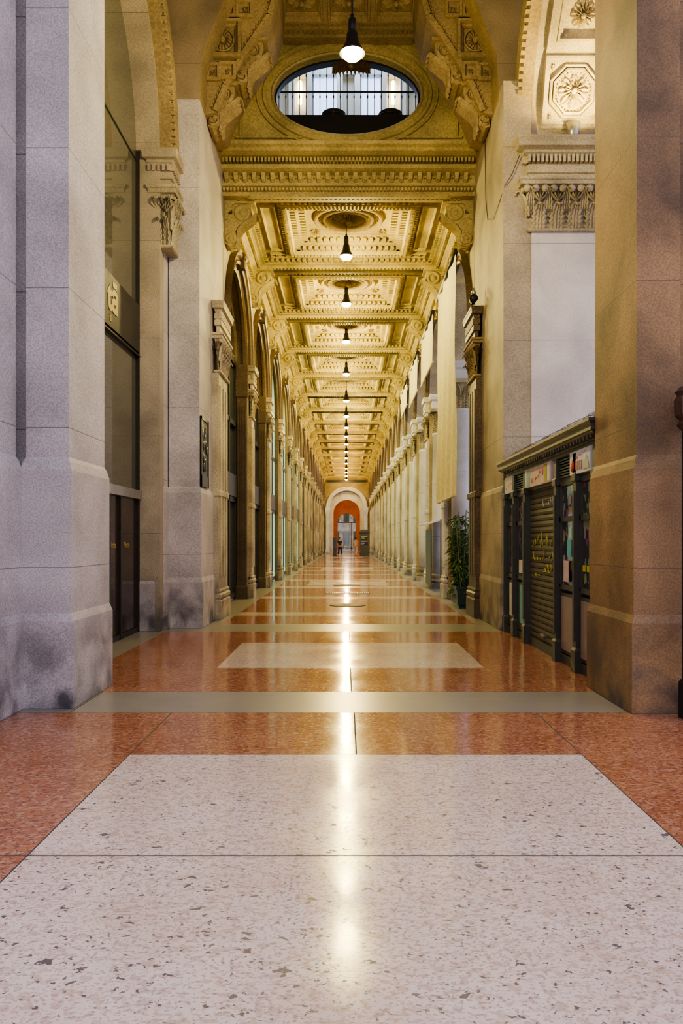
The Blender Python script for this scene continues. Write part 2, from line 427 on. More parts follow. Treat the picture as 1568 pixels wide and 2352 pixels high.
text('Motta',.13,(-3.415,11.36,1.38),(pi/2,0,pi/2),'goldd','lettering',dr)
text('Motta',.13,(-3.415,12.1,1.38),(pi/2,0,pi/2),'goldd','lettering',dr)
def pierstack(mb,x0,x1,y0,y1,zt):
    mb.stack(x0,x1,y0,y1,[(.02,.85),(.02,2.3),(0,2.38),(-.02,2.4),(-.02,zt)])
def plinth(mb,x0,x1,y0,y1): mb.stack(x0,x1,y0,y1,[(.045,0),(.045,.78),(.02,.86)])
def lap(name,blocks,mat,label,zt):
    e=top(name,label,'pier',((blocks[0][0]+blocks[0][1])/2,blocks[0][2],0))
    ox,oy=e.location.x,e.location.y
    a=MB();b=MB()
    for x0,x1,y0,y1 in blocks:
        pierstack(a,x0-ox,x1-ox,y0-oy,y1-oy,zt); plinth(b,x0-ox,x1-ox,y0-oy,y1-oy)
    a.obj('shaft',mat,e); b.obj('plinth',mat,e)
    return e
lap('stone_pier',[(-3.04,-2.48,13.4,15.98),(-3.2,-3.02,13.15,15.9),(-3.8,-3.18,12.93,15.8)],'pier','grey granite pier with stepped pilasters and bronze relief',9.1)
lap('stone_pier',[(2.58,3.08,13.02,15.98),(3.06,5.2,13.26,15.9)],'pierM','tan stone pier behind the newsstand kiosk',9.1)
mb=MB(); mb.box(3.06,5.25,13.02,13.24,0,6.6)
trim(mb,'palew','pale smooth stone pilaster face')
def capital(mb,x0,x1,y0,y1,h,faces,lw=.2,fl=.1,bend=.6):
    mb.stack(x0,x1,y0,y1,[(.03,0),(.05,.02),(.05,.05),(.0,.07),(0,h*.55),(fl*.6,h*.85),(fl,h*.88)])
    mb.stack(x0,x1,y0,y1,[(fl+.02,h*.87),(fl+.03,h*.93),(fl+.05,h*.95),(fl+.05,h)])
    for fc in faces:
        if fc[1]=='y':
            L=x1-x0; side=(1,0,0); out=(0,-1 if fc[0]=='-' else 1,0); base=lambda s:(x0+s,y0 if fc[0]=='-' else y1,0)
        else:
            L=y1-y0; side=(0,1,0); out=(-1 if fc[0]=='-' else 1,0,0); base=lambda s:(x0 if fc[0]=='-' else x1,y0+s,0)
        n=max(1,round(L/lw)); w=L/n
        for k in range(n):
            p=Vector(base((k+.5)*w)); mb.leaf((p.x,p.y,.06),out,side,h*.42,w*.92,bend)
        for k in range(n+1):
            p=Vector(base(k*w)); mb.leaf((p.x,p.y,h*.3),out,side,h*.5,w*.62,bend*.85)
        for k in range(0,n+1):
            p=Vector(base(k*w))+Vector(out)*(fl*.8)
            ax='y' if fc[1]=='y' else 'x'
            for q in (-1,1):
                c=p+Vector(side)*(q*w*.24); c.z=h*.80
                r=min(w*.2,h*.09)
                mb.lathe(((.005,-.03),(r,-.03),(r,.03),(r*.7,.035),(r*.6,.015),(r*.35,.015),(r*.3,.035),(.003,.04)),tuple(c),10,ax)
            if k<n:
                p=Vector(base((k+.5)*w)); 
                for aa in (-.8,-.4,0,.4,.8):
                    c=p+Vector(out)*(fl*.4+.02)+Vector((0,0,h*.58)); d=Vector(side)*math.sin(aa)+Vector((0,0,math.cos(aa))); sd=Vector(side)*math.cos(aa)-Vector((0,0,math.sin(aa)))
                    l=h*.2; mb.loft([[c-sd*.008,c+Vector(out)*.03,c+sd*.008],[c+d*l*.7-sd*w*.06,c+d*l*.7+Vector(out)*.06,c+d*l*.7+sd*w*.06],[c+d*l,c+d*l+Vector(out)*.05,c+d*l]],cr=False)
def cornice(mb,x0,x1,y0,y1,z0,z1,proj,faces=('-x','+x','-y','+y'),dw=.07):
    H=z1-z0
    mb.stack(x0,x1,y0,y1,[(.02,z0),(.02,z0+H*.18),(.05,z0+H*.2),(.05,z0+H*.38),(.03,z0+H*.4),(.03,z0+H*.6),(proj*.5,z0+H*.66),(proj*.55,z0+H*.72),(proj,z0+H*.76),(proj,z0+H*.88),(proj*1.12,z0+H*.95),(proj*1.12,z1)])
    za,zb=z0+H*.42,z0+H*.6
    for fc in faces:
        if fc[1]=='y':
            y=y0 if fc[0]=='-' else y1; s=-1 if fc[0]=='-' else 1
            n=int((x1-x0+.1)/dw)
            for k in range(n):
                x=x0-.05+k*(x1-x0+.1)/n
                mb.box(x,x+dw*.55,min(y,y+s*proj*.6),max(y,y+s*proj*.6),za,zb)
        else:
            x=x0 if fc[0]=='-' else x1; s=-1 if fc[0]=='-' else 1
            n=int((y1-y0+.1)/dw)
            for k in range(n):
                y=y0-.05+k*(y1-y0+.1)/n
                mb.box(min(x,x+s*proj*.6),max(x,x+s*proj*.6),y,y+dw*.55,za,zb)
e=top('carved_capital','carved acanthus capital and dentilled cornice on granite pilaster','capital',(-3.1,13.05,6.3))
mb=MB(); capital(mb,-.04,.20,-.06,.34,1.02,('-y','+x'),.13,.08,.55); mb.obj('capital','lime',e)
mb=MB(); cornice(mb,-.10,.20,-.10,.34,1.0,1.58,.13,('-y','+x')); mb.obj('cornice','pierM',e)
e=top('carved_capital','wide carved acanthus capital and dentilled cornice on pale pier','capital',(3.03,13.1,6.58))
mb=MB(); capital(mb,0,2.05,-.08,.14,.84,('-y','-x'),.29,.16,1.1); mb.obj('capital','lime',e)
mb=MB(); cornice(mb,0,2.05,-.08,.14,.84,1.5,.22,('-y','-x')); mb.obj('cornice','lime',e)
e=top('relief_plaque','dark bronze relief plaque fixed to granite pier','plaque',(-2.50,13.80,2.62))
mb=MB(); mb.box(0,.02,-.36,.36,-.2,1.0); mb.box(.01,.035,-.36,-.32,-.2,1.0); mb.box(.01,.035,.32,.36,-.2,1.0); mb.box(.01,.035,-.36,.36,.95,1.0); mb.box(.01,.035,-.36,.36,-.2,0)
for k in range(16):
    mb.lathe(((.01,.01),(.09,.02),(.06,.035),(.01,.04)),(0,random.uniform(-.22,.22),random.uniform(.12,.85)),8,'x')
mb.obj('relief','bronze',e)
# transverse arch
SO=[(-2.5,9.0),(-2.46,9.75),(-1.97,11.0),(-1.3,11.75)]
SOr=[(2*CX-x,z) for x,z in SO][::-1]
poly=SO+SOr
mb=MB()
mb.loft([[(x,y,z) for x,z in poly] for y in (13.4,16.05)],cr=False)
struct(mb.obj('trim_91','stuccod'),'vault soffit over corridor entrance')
mb=MB()
outer=[(-4.2,13.6),(-4.2,9.0)]+poly+[(5.3,9.0),(5.3,13.6)]
mb.face([(x,13.4,z) for x,z in outer])
struct(mb.obj('wall_upper','pierShade'),'shaded stone wall above the granite piers')
YF=14.0
for sgn in (1,-1):
    def fx(x): return x if sgn>0 else 2*CX-x
    edge=[(-2.30,9.10),(-2.12,9.55),(-1.84,10.05),(-1.58,10.45),(-1.34,10.80),(-1.22,11.2),(-1.18,11.76)]
    pts=[(-2.52,9.05)]+edge+[(-2.2,11.76),(-2.52,11.0)]
    mb=MB()
    mb.prism([(fx(x),YF,z) for x,z in pts],(0,1.3,0))
    for a_,b_ in zip(edge[:-1],edge[1:]):
        ax,az=fx(a_[0]),a_[1]; bx,bz=fx(b_[0]),b_[1]
        d=Vector((bx-ax,0,bz-az)); L=d.length; d.normalize(); o_=Vector((d.z,0,-d.x))*(1 if sgn>0 else -1)
        A=Vector((ax,YF,az)); B_=Vector((bx,YF,bz))
        mb.loft([[A+o_*-.07,A+o_*-.07-Vector((0,.05,0)),A+o_*.03-Vector((0,.05,0)),A+o_*.03],[B_+o_*-.07,B_+o_*-.07-Vector((0,.05,0)),B_+o_*.03-Vector((0,.05,0)),B_+o_*.03]],cap=True)
        n=int(L/.08)
        for k in range(n):
            p=A+d*((k+.5)*L/n)+o_*-.10; mb.lathe(((.002,-.045),(.022,-.02),(.022,.02)),tuple(p),6,'y')
    U=(1,0,0);V=(0,0,1);NN=(0,-1,0)
    for x,z in ((-2.38,9.78),(-2.10,9.80)): panel_coffer(mb,(fx(x),YF,z),U,V,NN,.135,.14,.10,.105,.08); sunflower(mb,(fx(x),YF,z),U,V,NN,.055,6,.05)
    c=(fx(-2.19),YF,10.36); panel_coffer(mb,c,U,V,NN,.33,.34,.28,.28,.12); sunflower(mb,c,U,V,NN,.21,16,.08)
    for x in (-2.40,-2.10,-1.80): panel_coffer(mb,(fx(x),YF,10.90),U,V,NN,.14,.14,.105,.105,.08); sunflower(mb,(fx(x),YF,10.90),U,V,NN,.055,6,.05)
    c=(fx(-1.95),YF,11.38); panel_coffer(mb,c,U,V,NN,.33,.30,.27,.25,.12); sunflower(mb,c,U,V,NN,.19,16,.08)
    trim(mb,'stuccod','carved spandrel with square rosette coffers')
mb=MB()
for y in (13.9,14.95):
    for x in (-.85,.05,.95):
        c=(x,y,11.75); panel_coffer(mb,c,(1,0,0),(0,1,0),(0,0,-1),.45,.5,.36,.38,.14); rosette(mb,c,(1,0,0),(0,1,0),(0,0,-1),.27,10,.1)
mb.box(-1.25,1.35,15.75,16,11.55,11.75)
for k in range(26):
    mb.box(-1.25+k*.1,-1.19+k*.1,15.66,15.76,11.6,11.7)
mb.box(-1.25,1.35,15.55,15.62,11.6,11.75)
for k in range(26):
    mb.box(-1.25+k*.1,-1.19+k*.1,15.46,15.56,11.62,11.72)
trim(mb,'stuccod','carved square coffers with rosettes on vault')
def console(mb,sc=1.,w=.4,pts=None):
    P=[(0,1.),(.6,1.),(.64,.93),(.64,.78),(.57,.64),(.44,.54),(.32,.44),(.25,.32),(.27,.18),(.22,.03),(.1,-.03),(0,.02)]
    P=[(x*sc,z*sc) for x,z in P]
    mb.prism([(x,-w/2,z) for x,z in P],(0,w,0))
    for cxx,czz,r in ((.42,.76,.2),(.14,.14,.13)):
        mb.lathe([(r*sc*.05,-w*.62),(r*sc*.3,-w*.64),(r*sc*.36,-w*.52),(r*sc*.6,-w*.52),(r*sc*.68,-w*.6),(r*sc,-w*.58),(r*sc,w*.58),(r*sc*.68,w*.6),(r*sc*.6,w*.52),(r*sc*.36,w*.52),(r*sc*.3,w*.64),(r*sc*.05,w*.62)],(cxx*sc,0,czz*sc),18,'y')
    mb.box(-.0,.72*sc,-w*.62,w*.62,.97*sc,1.06*sc)
def console_leaf(mb,sc,w):
    pth=[(.24,-.02),(.28,.1),(.27,.22),(.28,.34),(.34,.44),(.43,.52),(.54,.6),(.64,.68),(.72,.78),(.78,.76),(.78,.70)]
    for q in (-1,0,1):
        R=[]
        for i,(x,z) in enumerate(pth):
            ww=w*.22*math.sin(pi*(i+.8)/(len(pth)+.3))*(1 if i%2 else .7); c=q*w*.3
            R.append([(x*sc,c-ww,z*sc),(x*sc+.05*sc,c-ww*.4,z*sc-.04),(x*sc+.01*sc,c,z*sc),(x*sc+.05*sc,c+ww*.4,z*sc-.04),(x*sc,c+ww,z*sc)])
        mb.loft(R,cr=False)
for x,rz in ((-2.42,0),(2.52,pi)):
    s=1 if rz==0 else -1
    for dx,z,sc,lb in ((-.06,8.92,.74,'large scrolled acanthus console below carved spandrel'),(.44,9.70,.76,'large scrolled acanthus console carrying carved vault beam')):
        e=top('console_bracket',lb,'bracket',(x+s*dx,14.40,z),rz,'large vault consoles')
        mb=MB(); console(mb,sc,.5); mb.obj('scroll','stuccod',e)
        mb=MB(); console_leaf(mb,sc,.5)
        # spiral relief and small leaf sprays on both cheeks
        for sy in (-1,1):
            for cxx,czz,r in ((.42,.76,.17),(.14,.14,.10)):
                pr_=[]
                for k in range(30):
                    a=k*.42; rr=r*sc*(1-k/34)
                    p=Vector((cxx*sc+rr*math.cos(a),sy*.325,czz*sc+rr*math.sin(a)))
                    pr_.append([p+Vector((0,-sy*.03,0)),p+Vector((.012,0,.012)),p+Vector((-.012,0,-.012))])
                mb.loft(pr_)
            for (lx,lz,lh,tw) in ((.20,.24,.20,.15),(.27,.36,.20,.15)):
                mb.leaf((lx*sc,sy*.25,lz*sc),(.35,sy*.5,0),(1,0,0),lh*sc,tw*sc,.35)
        mb.obj('acanthus_leaf','stuccod',e)
# oval wall
OX,OZ,OA,OB=.02,10.57,1.5,.82
mb=MB()
def ell(a,b,y,n=64): return [(OX+a*math.cos(2*pi*k/n),y,OZ+b*math.sin(2*pi*k/n)) for k in range(n)]
def rectproj(y,n=64):
    x0,x1,z0,z1=-2.6,2.7,8.55,12.6; o=[]
    for k in range(n):
        a=2*pi*k/n; dx,dz=math.cos(a)*OA,math.sin(a)*OB
        t=min([( (x1-OX)/dx if dx>1e-9 else (x0-OX)/dx if dx<-1e-9 else 1e9),((z1-OZ)/dz if dz>1e-9 else (z0-OZ)/dz if dz<-1e-9 else 1e9)])
        o.append((OX+dx*t,y,OZ+dz*t))
    return o
mb.loft([rectproj(16.05),ell(OA,OB,16.05),ell(OA,OB,16.4),rectproj(16.4)])
struct(mb.obj('wall_oval','stucco'),'stucco wall pierced by a large oval window')
mb=MB()
mb.loft([ell(OA,OB,16.1),ell(OA,OB,16.01),ell(OA+.03,OB+.03,15.99),ell(OA+.06,OB+.06,16.02),ell(OA+.14,OB+.13,16.02),ell(OA+.16,OB+.15,15.98),ell(OA+.22,OB+.2,15.98),ell(OA+.24,OB+.22,16.03),ell(OA+.30,OB+.27,16.03),ell(OA+.32,OB+.29,15.99),ell(OA+.35,OB+.31,15.99),ell(OA+.36,OB+.32,16.06)])
mb.box(-2.35,2.45,15.97,16.05,9.55,9.60); mb.box(-2.25,-.9,15.98,16.05,9.66,9.70); mb.box(1.0,2.35,15.98,16.05,9.66,9.70)
for s in (-1,1):
    mb.box(CX+s*2.4-.03,CX+s*2.4+.03,15.99,16.04,9.5,11.0)
    mb.box(CX+s*2.2-.02,CX+s*2.2+.02,15.99,16.04,9.68,10.6)
mb.box(-.1,.24,15.85,16.05,9.48,9.62); mb.box(-.05,.19,15.82,16.05,9.53,9.58)
trim(mb,'stucco','oval moulded surround')
e=top('keystone_ornament','dark carved cartouche over the oval window','ornament',(.10,15.88,10.98))
mb=MB()
for k in range(-4,5): mb.leaf((k*.085,0,-.02-abs(k)*.018),(0,-1,0),(1,0,0),.26-.02*abs(k),.11,1.)
for k in range(-4,5): mb.lathe(((.004,-.10),(.022,-.04),(.015,.03),(.004,.05)),(k*.08,-.03,-.03),6)
mb.lathe(((.01,-.1),(.09,-.08),(.11,0),(.01,.05)),(0,0,.07),12,'y')
mb.obj('leaves','brown',e)
mb=MB(); mb.loft([ell(OA,OB,16.2),ell(OA-.04,OB-.04,16.2),ell(OA-.04,OB-.04,16.38),ell(OA,OB,16.38)],cp=True); win=struct(mb.obj('window_2','iron'),'oval window opening with dark frame')
e=top('balustrade','thin black iron railing behind the oval window','railing',(OX,16.75,10.38))
mb=MB()
for k in range(-10,11):
    mb.lathe(((.008,0),(.008,.5),(.018,.54),(.008,.58),(.008,.95),(.018,.99),(.008,1.03),(.008,1.4)),(k*.145,0,0),6)
mb.obj('balusters','iron',e); 
mb=MB(); mb.box(-1.5,1.5,-.02,.02,.63,.655); mb.box(-1.5,1.5,-.02,.02,0,.03); mb.obj('rail','iron',e)
for x in (-.27,.95):
    e=top('basket_planter','round dark woven planter on balcony behind railing','planter',(x,16.98,10.36),0,'balcony planters')
    mb=MB()
    for k in range(6):
        z=.03+k*.055; mb.lathe(((.17,z-.018),(.22+.008*k,z-.002),(.22+.008*k,z+.004),(.17,z+.014)),(0,0,0),16)
    mb.obj('bowl','bronze',e)
mb=MB(); mb.box(-1.6,1.65,16.42,18.2,9.6,10.36)
struct(mb.obj('floor_balcony','iron'),'dark balcony floor')
mb=MB(); mb.box(-2.6,2.7,18.2,18.3,9.2,13.1); mb.box(-2.7,-2.6,16.4,18.3,9.2,13.1); mb.box(2.7,2.8,16.4,18.3,9.2,13.1); mb.box(-2.7,2.8,16.4,18.3,13.0,13.1)
for x in (-1.25,-.85,-.15,.25,.85,1.3): mb.box(x-.07,x+.07,18.0,18.2,10.1,13.0)
mb.box(-1.6,1.7,18.02,18.2,12.15,12.3)
struct(mb.obj('wall_balcony','pale'),'pale wall of the loggia')
for i,(x0,x1) in enumerate(((-.75,-.22),(.35,.78))):
    mb=MB(); mb.box(x0,x1,18.1,18.19,10.4,12.1); struct(mb.obj('window_%d'%(3+i),'bluewin'),'window glowing blue')
for x in (-1.06,1.08):
    e=top('wall_lamp','small warm glowing wall lamp on loggia wall','lamp',(x,18.05,11.75),0,'loggia wall lamps')
    mb=MB(); mb.lathe(((.01,-.28),(.045,-.26),(.05,.24),(.01,.28)),(0,0,0),10); mb.obj('shade','warmwin',e)
    mb=MB(); mb.box(-.02,.02,.02,.15,-.02,.02); mb.obj('bracket','iron',e)
L=bpy.data.lights.new('loggia_light','AREA'); L.energy=130; L.color=(.6,.75,1); L.size=2.4
o=bpy.data.objects.new('loggia_light',L); COL.objects.link(o); o.location=(0,17.2,12.9)
# entry entablature
mb=MB()
def yprofile(prof,x0,x1):
    mb.prism([(x0,y,z) for y,z in prof],(x1-x0,0,0))
yprofile([(16.3,8.48),(15.98,8.48),(15.95,8.52),(15.95,8.62),(15.88,8.64),(15.88,8.70),(15.96,8.72),(15.96,8.88),(15.84,8.91),(15.76,8.94),(15.76,9.02),(15.90,9.04),(15.90,9.17),(15.74,9.19),(15.62,9.22),(15.62,9.29),(15.54,9.32),(15.52,9.37),(15.9,9.45),(16.3,9.45)],-2.5,2.6)
n=72
for k in range(n):
    x=-2.48+k*5.06/n
    mb.box(x,x+.04,15.75,15.92,9.07,9.16)
    mb.box(x,x+.04,15.86,15.97,8.54,8.60)
for k in range(27):
    x=-2.45+k*5.0/27; mb.prism([(x,15.80,8.88),(x,15.97,8.88),(x,15.97,8.75),(x,15.87,8.77),(x,15.83,8.82)],(.08,0,0)); mb.leaf((x+.04,15.90,8.73),(0,-1,0),(1,0,0),.12,.08,.8)
    mb.lathe(((.004,0),(.025,.01),(.004,.06)),(x+.14,15.92,8.80),6)
trim(mb,'stucco','carved entablature with dentils and modillions over corridor')
mb=MB(); mb.box(-4.2,5.4,7.0,18.4,13.5,13.6); struct(mb.obj('ceiling','stucco'),'upper ceiling slab')
mb=MB(); mb.box(-4.2,-3.9,8.2,16,0,13.5); struct(mb.obj('wall_behind','stuccod'),'rear wall')
# ------------------------------------------------------------ corridor walls
SPR=5.95; RW=1.85
mb=MB()
for i in range(NB):
    y=Y0+D*i; arch_wall(mb,mL(XL),y,y+D,0,8.9,y+D/2,RW,SPR,.45)
struct(mb.obj('wall_corridor_left','lime'),'corridor wall with a row of round arches')
mb=MB()
for i in range(NB):
    y=Y0+D*i; arch_wall(mb,mR(XR),y,y+D,0,8.9,y+D/2,RW,SPR,.85)
struct(mb.obj('wall_corridor_right','lime'),'open arcade wall with a row of round arches')
for side in (0,1):
    mb=MB(); s=1 if side==0 else -1; x=XL if side==0 else XR
    prof=[(0,8.1),(.05,8.1),(.07,8.16),(.07,8.24),(.14,8.3),(.14,8.38),(.22,8.44),(.22,8.52),(0,8.52)]
    mb.prism([(x+s*a,Y0+.2,z) for a,z in prof],(0,YE-Y0-.2,0))
    for k in range(300):
        yy=Y0+.25+k*.18; xa,xb=x+s*.05,x+s*.15
        mb.box(min(xa,xb),max(xa,xb),yy,yy+.1,8.22,8.31)
    trim(mb,'stucco','dentilled cornice under the coffered ceiling')
ring=[(0,.0),(0,-.06),(.05,-.09),(.09,-.04),(.15,-.05),(.18,-.11),(.25,-.13),(.28,-.03),(.28,0)]
mb=MB(); arch_ring(mb,lambda s,z,d:(-d,s,z),0,RW,SPR,ring,28)
mb.prism([(.0,-.1,SPR+RW-.04),(0,.1,SPR+RW-.04),(0,.16,SPR+RW+.3),(0,-.16,SPR+RW+.3)],(.16,0,0))
mb.lathe(((.01,-.15),(.07,-.12),(.07,.12),(.01,.15)),(.14,0,SPR+RW+.22),10,'y')
for i in range(NB):
    yc=Y0+D*(i+.5)
    for sx,x in ((0,XL),(pi,XR)):
        if i==0 and sx==0: o=trim(mb,'brown','moulded dark stone arch with scrolled keystone'); src=o
        else:
            TR[0]+=1; o=src.copy(); COL.objects.link(o); o.name='trim_%d'%TR[0]
        o.location=(x,yc,0); o.rotation_euler=(0,0,sx)
def make_pilaster(mat,w,loc,rz,label,group,cm=None,pr=.12):
    e=top('pilaster',label,'pilaster',loc,rz,group)
    q_=pr-.12
    a=MB(); a.stack(.05,.12+q_,-w/2,w/2,[(.05,0),(.05,.35),(.03,.38),(.05,.42),(.05,.47),(.02,.5),(.03,.54),(.01,.58)]); a.obj('base',mat,e)
    a=MB(); a.stack(.0,.12+q_,-w/2,w/2,[(0,.55),(0,4.62)],cap=False)
    for q in (-1,0,1): a.box(.115+q_,.14+q_,q*w*.3-w*.09,q*w*.3+w*.09,.8,4.4)
    a.stack(.04,.12+q_,-w/2,w/2,[(0,2.3),(.03,2.33),(.03,2.42),(0,2.45)])
    a.obj('shaft',mat,e)
    a=MB(); capital(a,.08+q_,.11+q_,-w/2+.04,w/2-.04,.74,('+x','-y','+y'),.2,.06,.7)
    o=a.obj('capital',cm or ('lime' if mat!='brown' else 'stuccod'),e); o.location.z=4.62
    a=MB(); cornice(a,.10+q_,.13+q_,-w/2,w/2,5.38,5.95,.09,('+x','-y','+y')); a.obj('entablature',mat,e)
    return e
pl=make_pilaster('lime',.62,(XL,Y0+D,0),0,'limestone pilaster with carved capital between shopfronts','shopfront pilasters',pr=.07)
for i in range(2,NB): dup(pl,(XL,Y0+D*i,0))
pr=make_pilaster('pale',.62,(XR,Y0+D,0),pi,'pale stone pilaster with carved capital on open arcade','arcade pilasters',pr=.07)
for i in range(2,NB): dup(pr,(XR,Y0+D*i,0))
make_pilaster('lime',1.1,(-2.5,15.25,0),0,'wide limestone pilaster with scrolled capital on granite pier','shopfront pilasters')
make_pilaster('brown',.9,(2.6,15.5,0),pi,'dark brown weathered pilaster beside hanging canvas','arcade pilasters')
e0=top('console_bracket','scrolled stucco console under ceiling beam','bracket',(XL,Y0+.45,7.6),0,'ceiling consoles')
mb=MB(); console(mb,.85,.4); mb.obj('scroll','stucco',e0)
mb=MB(); console_leaf(mb,.85,.4); mb.obj('acanthus_leaf','stucco',e0)
for i in range(NB):
    y=Y0+.45 if i==0 else Y0+D*i
    if i: dup(e0,(XL,y,7.6))
    dup(e0,(XR,y,7.6),pi)
# ------------------------------------------------------------ corridor ceiling bay
HX,HY=2.55,2.25
lv=[(HX,HY,8.5),(2.25,2.05,8.5),(2.25,2.05,8.56),(2.2,2.0,8.58),(2.14,1.94,8.58),(2.14,1.94,8.70),(2.04,1.84,8.72),(1.47,1.47,8.72),(1.47,1.47,8.60),(1.34,1.34,8.58),(1.30,1.3,8.62),(1.30,1.3,8.76),(1.12,1.12,8.78),(1.12,1.12,8.90),(.94,.94,8.92),(.94,.94,8.98)]
mb=MB()
mb.loft([[(-a,-b,z),(a,-b,z),(a,b,z),(-a,b,z)] for a,b,z in lv])
a,b,z=lv[-1]; mb.face([(-a,-b,z),(a,-b,z),(a,b,z),(-a,b,z)])
def dent(mb,hx,hy,z0,z1,t,pitch,w):
    for s in (-1,1):
        n=int(2*hx/pitch)
        for k in range(n):
            x=-hx+(k+.5)*2*hx/n; y=s*hy; mb.box(x-w/2,x+w/2,min(y,y-s*t),max(y,y-s*t),z0,z1)
        n=int(2*hy/pitch)
        for k in range(n):
            y=-hy+(k+.5)*2*hy/n; x=s*hx; mb.box(min(x,x-s*t),max(x,x-s*t),y-w/2,y+w/2,z0,z1)
dent(mb,2.14,1.94,8.61,8.69,.08,.13,.07)
dent(mb,1.12,1.12,8.80,8.89,.13,.15,.08)
dent(mb,1.30,1.3,8.66,8.75,.12,.14,.08)
dent(mb,1.47,1.47,8.62,8.70,-.06,.12,.055)
dent(mb,1.42,1.42,8.55,8.60,.04,.08,.045)
dent(mb,2.3,2.1,8.47,8.5,.05,.09,.05)
for s in (-1,1):
    frame_box(mb,(s*1.76,0,8.72),(1,0,0),(0,1,0),(0,0,-1),.17,1.3,.05,.05)
    frame_box(mb,(0,s*1.66,8.72),(1,0,0),(0,1,0),(0,0,-1),1.3,.1,.04,.05)
    for q in (-1,1): frame_box(mb,(s*1.76,q*1.64,8.72),(1,0,0),(0,1,0),(0,0,-1),.2,.13,.04,.05); rosette(mb,(s*1.76,q*1.64,8.72),(1,0,0),(0,1,0),(0,0,-1),.09,6,.06)
    mb.box(-2.0,2.0,s*2.25-.05,s*2.25+.05,8.44,8.5)
c0=mb.obj('ceiling_coffer','stucco')
mb=MB()
def tor(r,z,w): return [(r-w,z+.12),(r-w,z),(r,z-w),(r+w,z),(r+w,z+.12)]
for r,w in ((.76,.05),(.56,.04),(.42,.03)): mb.lathe(tor(r,8.90,w),(0,0,0),32)
rosette(mb,(0,0,8.94),(1,0,0),(0,1,0),(0,0,-1),.38,14,.12)
for k in range(28):
    a=2*pi*k/28; rosette(mb,(.66*math.cos(a),.66*math.sin(a),8.96),(1,0,0),(0,1,0),(0,0,-1),.05,4,.06)
for s in (-1,1):
    for q in (-1,1): rosette(mb,(s*.8,q*.8,8.97),(1,0,0),(0,1,0),(0,0,-1),.12,6,.08)
c0['label']='stepped square ceiling coffer with dentils and mouldings'; c0['category']='ceiling coffer'; c0['group']='corridor ceiling coffers'
r0=mb.obj('rosette','stuccod',c0); c0.location=(CX,Y0+D/2,0)
for i in range(1,NB): dup(c0,(CX,Y0+D*(i+.5),0))
mb=MB(); mb.box(-3.6,3.6,16.4,YE+1,9.12,9.2); struct(mb.obj('ceiling.001','stucco'),'ceiling slab over the corridor')
# ------------------------------------------------------------ shopfronts left
def shop(i,glass,fmat,jmat,label,rec=.38):
    e=top('shopfront',label,'shopfront',(XL-rec,Y0+D*(i+.5),0),0,'arcade shopfronts')
    a=MB()
    path=[(-RW,0.02)]+[(-RW*math.cos(pi*k/20),SPR+RW*math.sin(pi*k/20)) for k in range(21)]+[(RW,.02)]
    a.face([(0,p[0],p[1]) for p in path]); a.obj('glass_pane',glass,e)
    f=.09 if rec>.2 else .035
    a=MB()
    for y in (-RW+.06,-.62,.62,RW-.06): a.box(0,f,y-.05,y+.05,0,SPR)
    for z in (.12,2.5,2.62,4.4,SPR): a.box(0,f,-RW,RW,z-.06,z+.06)
    a.box(0,f*.8,-.03,.03,SPR,SPR+RW)
    a.obj('frame',fmat,e)
    dp=rec-.01
    a=MB(); arch_ring(a,lambda s,z,d:(-d,s,z),0,RW-.12,SPR,[(0,-.15*dp),(.05,-.3*dp),(.05,-.6*dp),(0,-.7*dp),(0,-.9*dp),(.13,-dp),(.13,0),(0,0)],20); a.obj('arch_lining',jmat,e)
    a=MB(); a.box(.02,f*1.5,-RW+.02,RW-.02,2.56,3.1); a.obj('fascia','bronze',e)
    for s in (-1,1):
        a=MB()
        y=s*(RW-.07); a.stack(dp*.28,dp*.95,y-.05,y+.05,[(.02,0),(.02,.3),(0,.34),(0,5.1),(.02,5.14),(.03,5.5),(.02,5.55),(.02,5.95)])
        if rec>.2:
            for q in range(4): a.box(.13+q*.06,.16+q*.06,y-s*.05-.02,y-s*.05+.02,.5,4.9)
        a.obj('jamb',jmat,e)
    return e
s0=shop(0,'glass','bronze','brown','arched shopfront with dark brown timber jambs and tinted glass')
s1=shop(1,'glass','bronze','brown','arched shopfront with dark jambs and tinted glass',.3)
s2=shop(2,'glassc','bronze','brown','arched shopfront with dark timber jambs and pale green lit glass',.14)
s3=shop(3,'glassc','bronze','stuccod','arched shopfront with bronze frame and pale green lit glass',.10)
s4=shop(6,'glass','bronze','brown','arched shopfront with bronze frame and dim glass',.10)
for i in range(4,NB):
    if i!=6: dup(s4 if i in (9,12,14) else s3,(XL-.10,Y0+D*(i+.5),0))
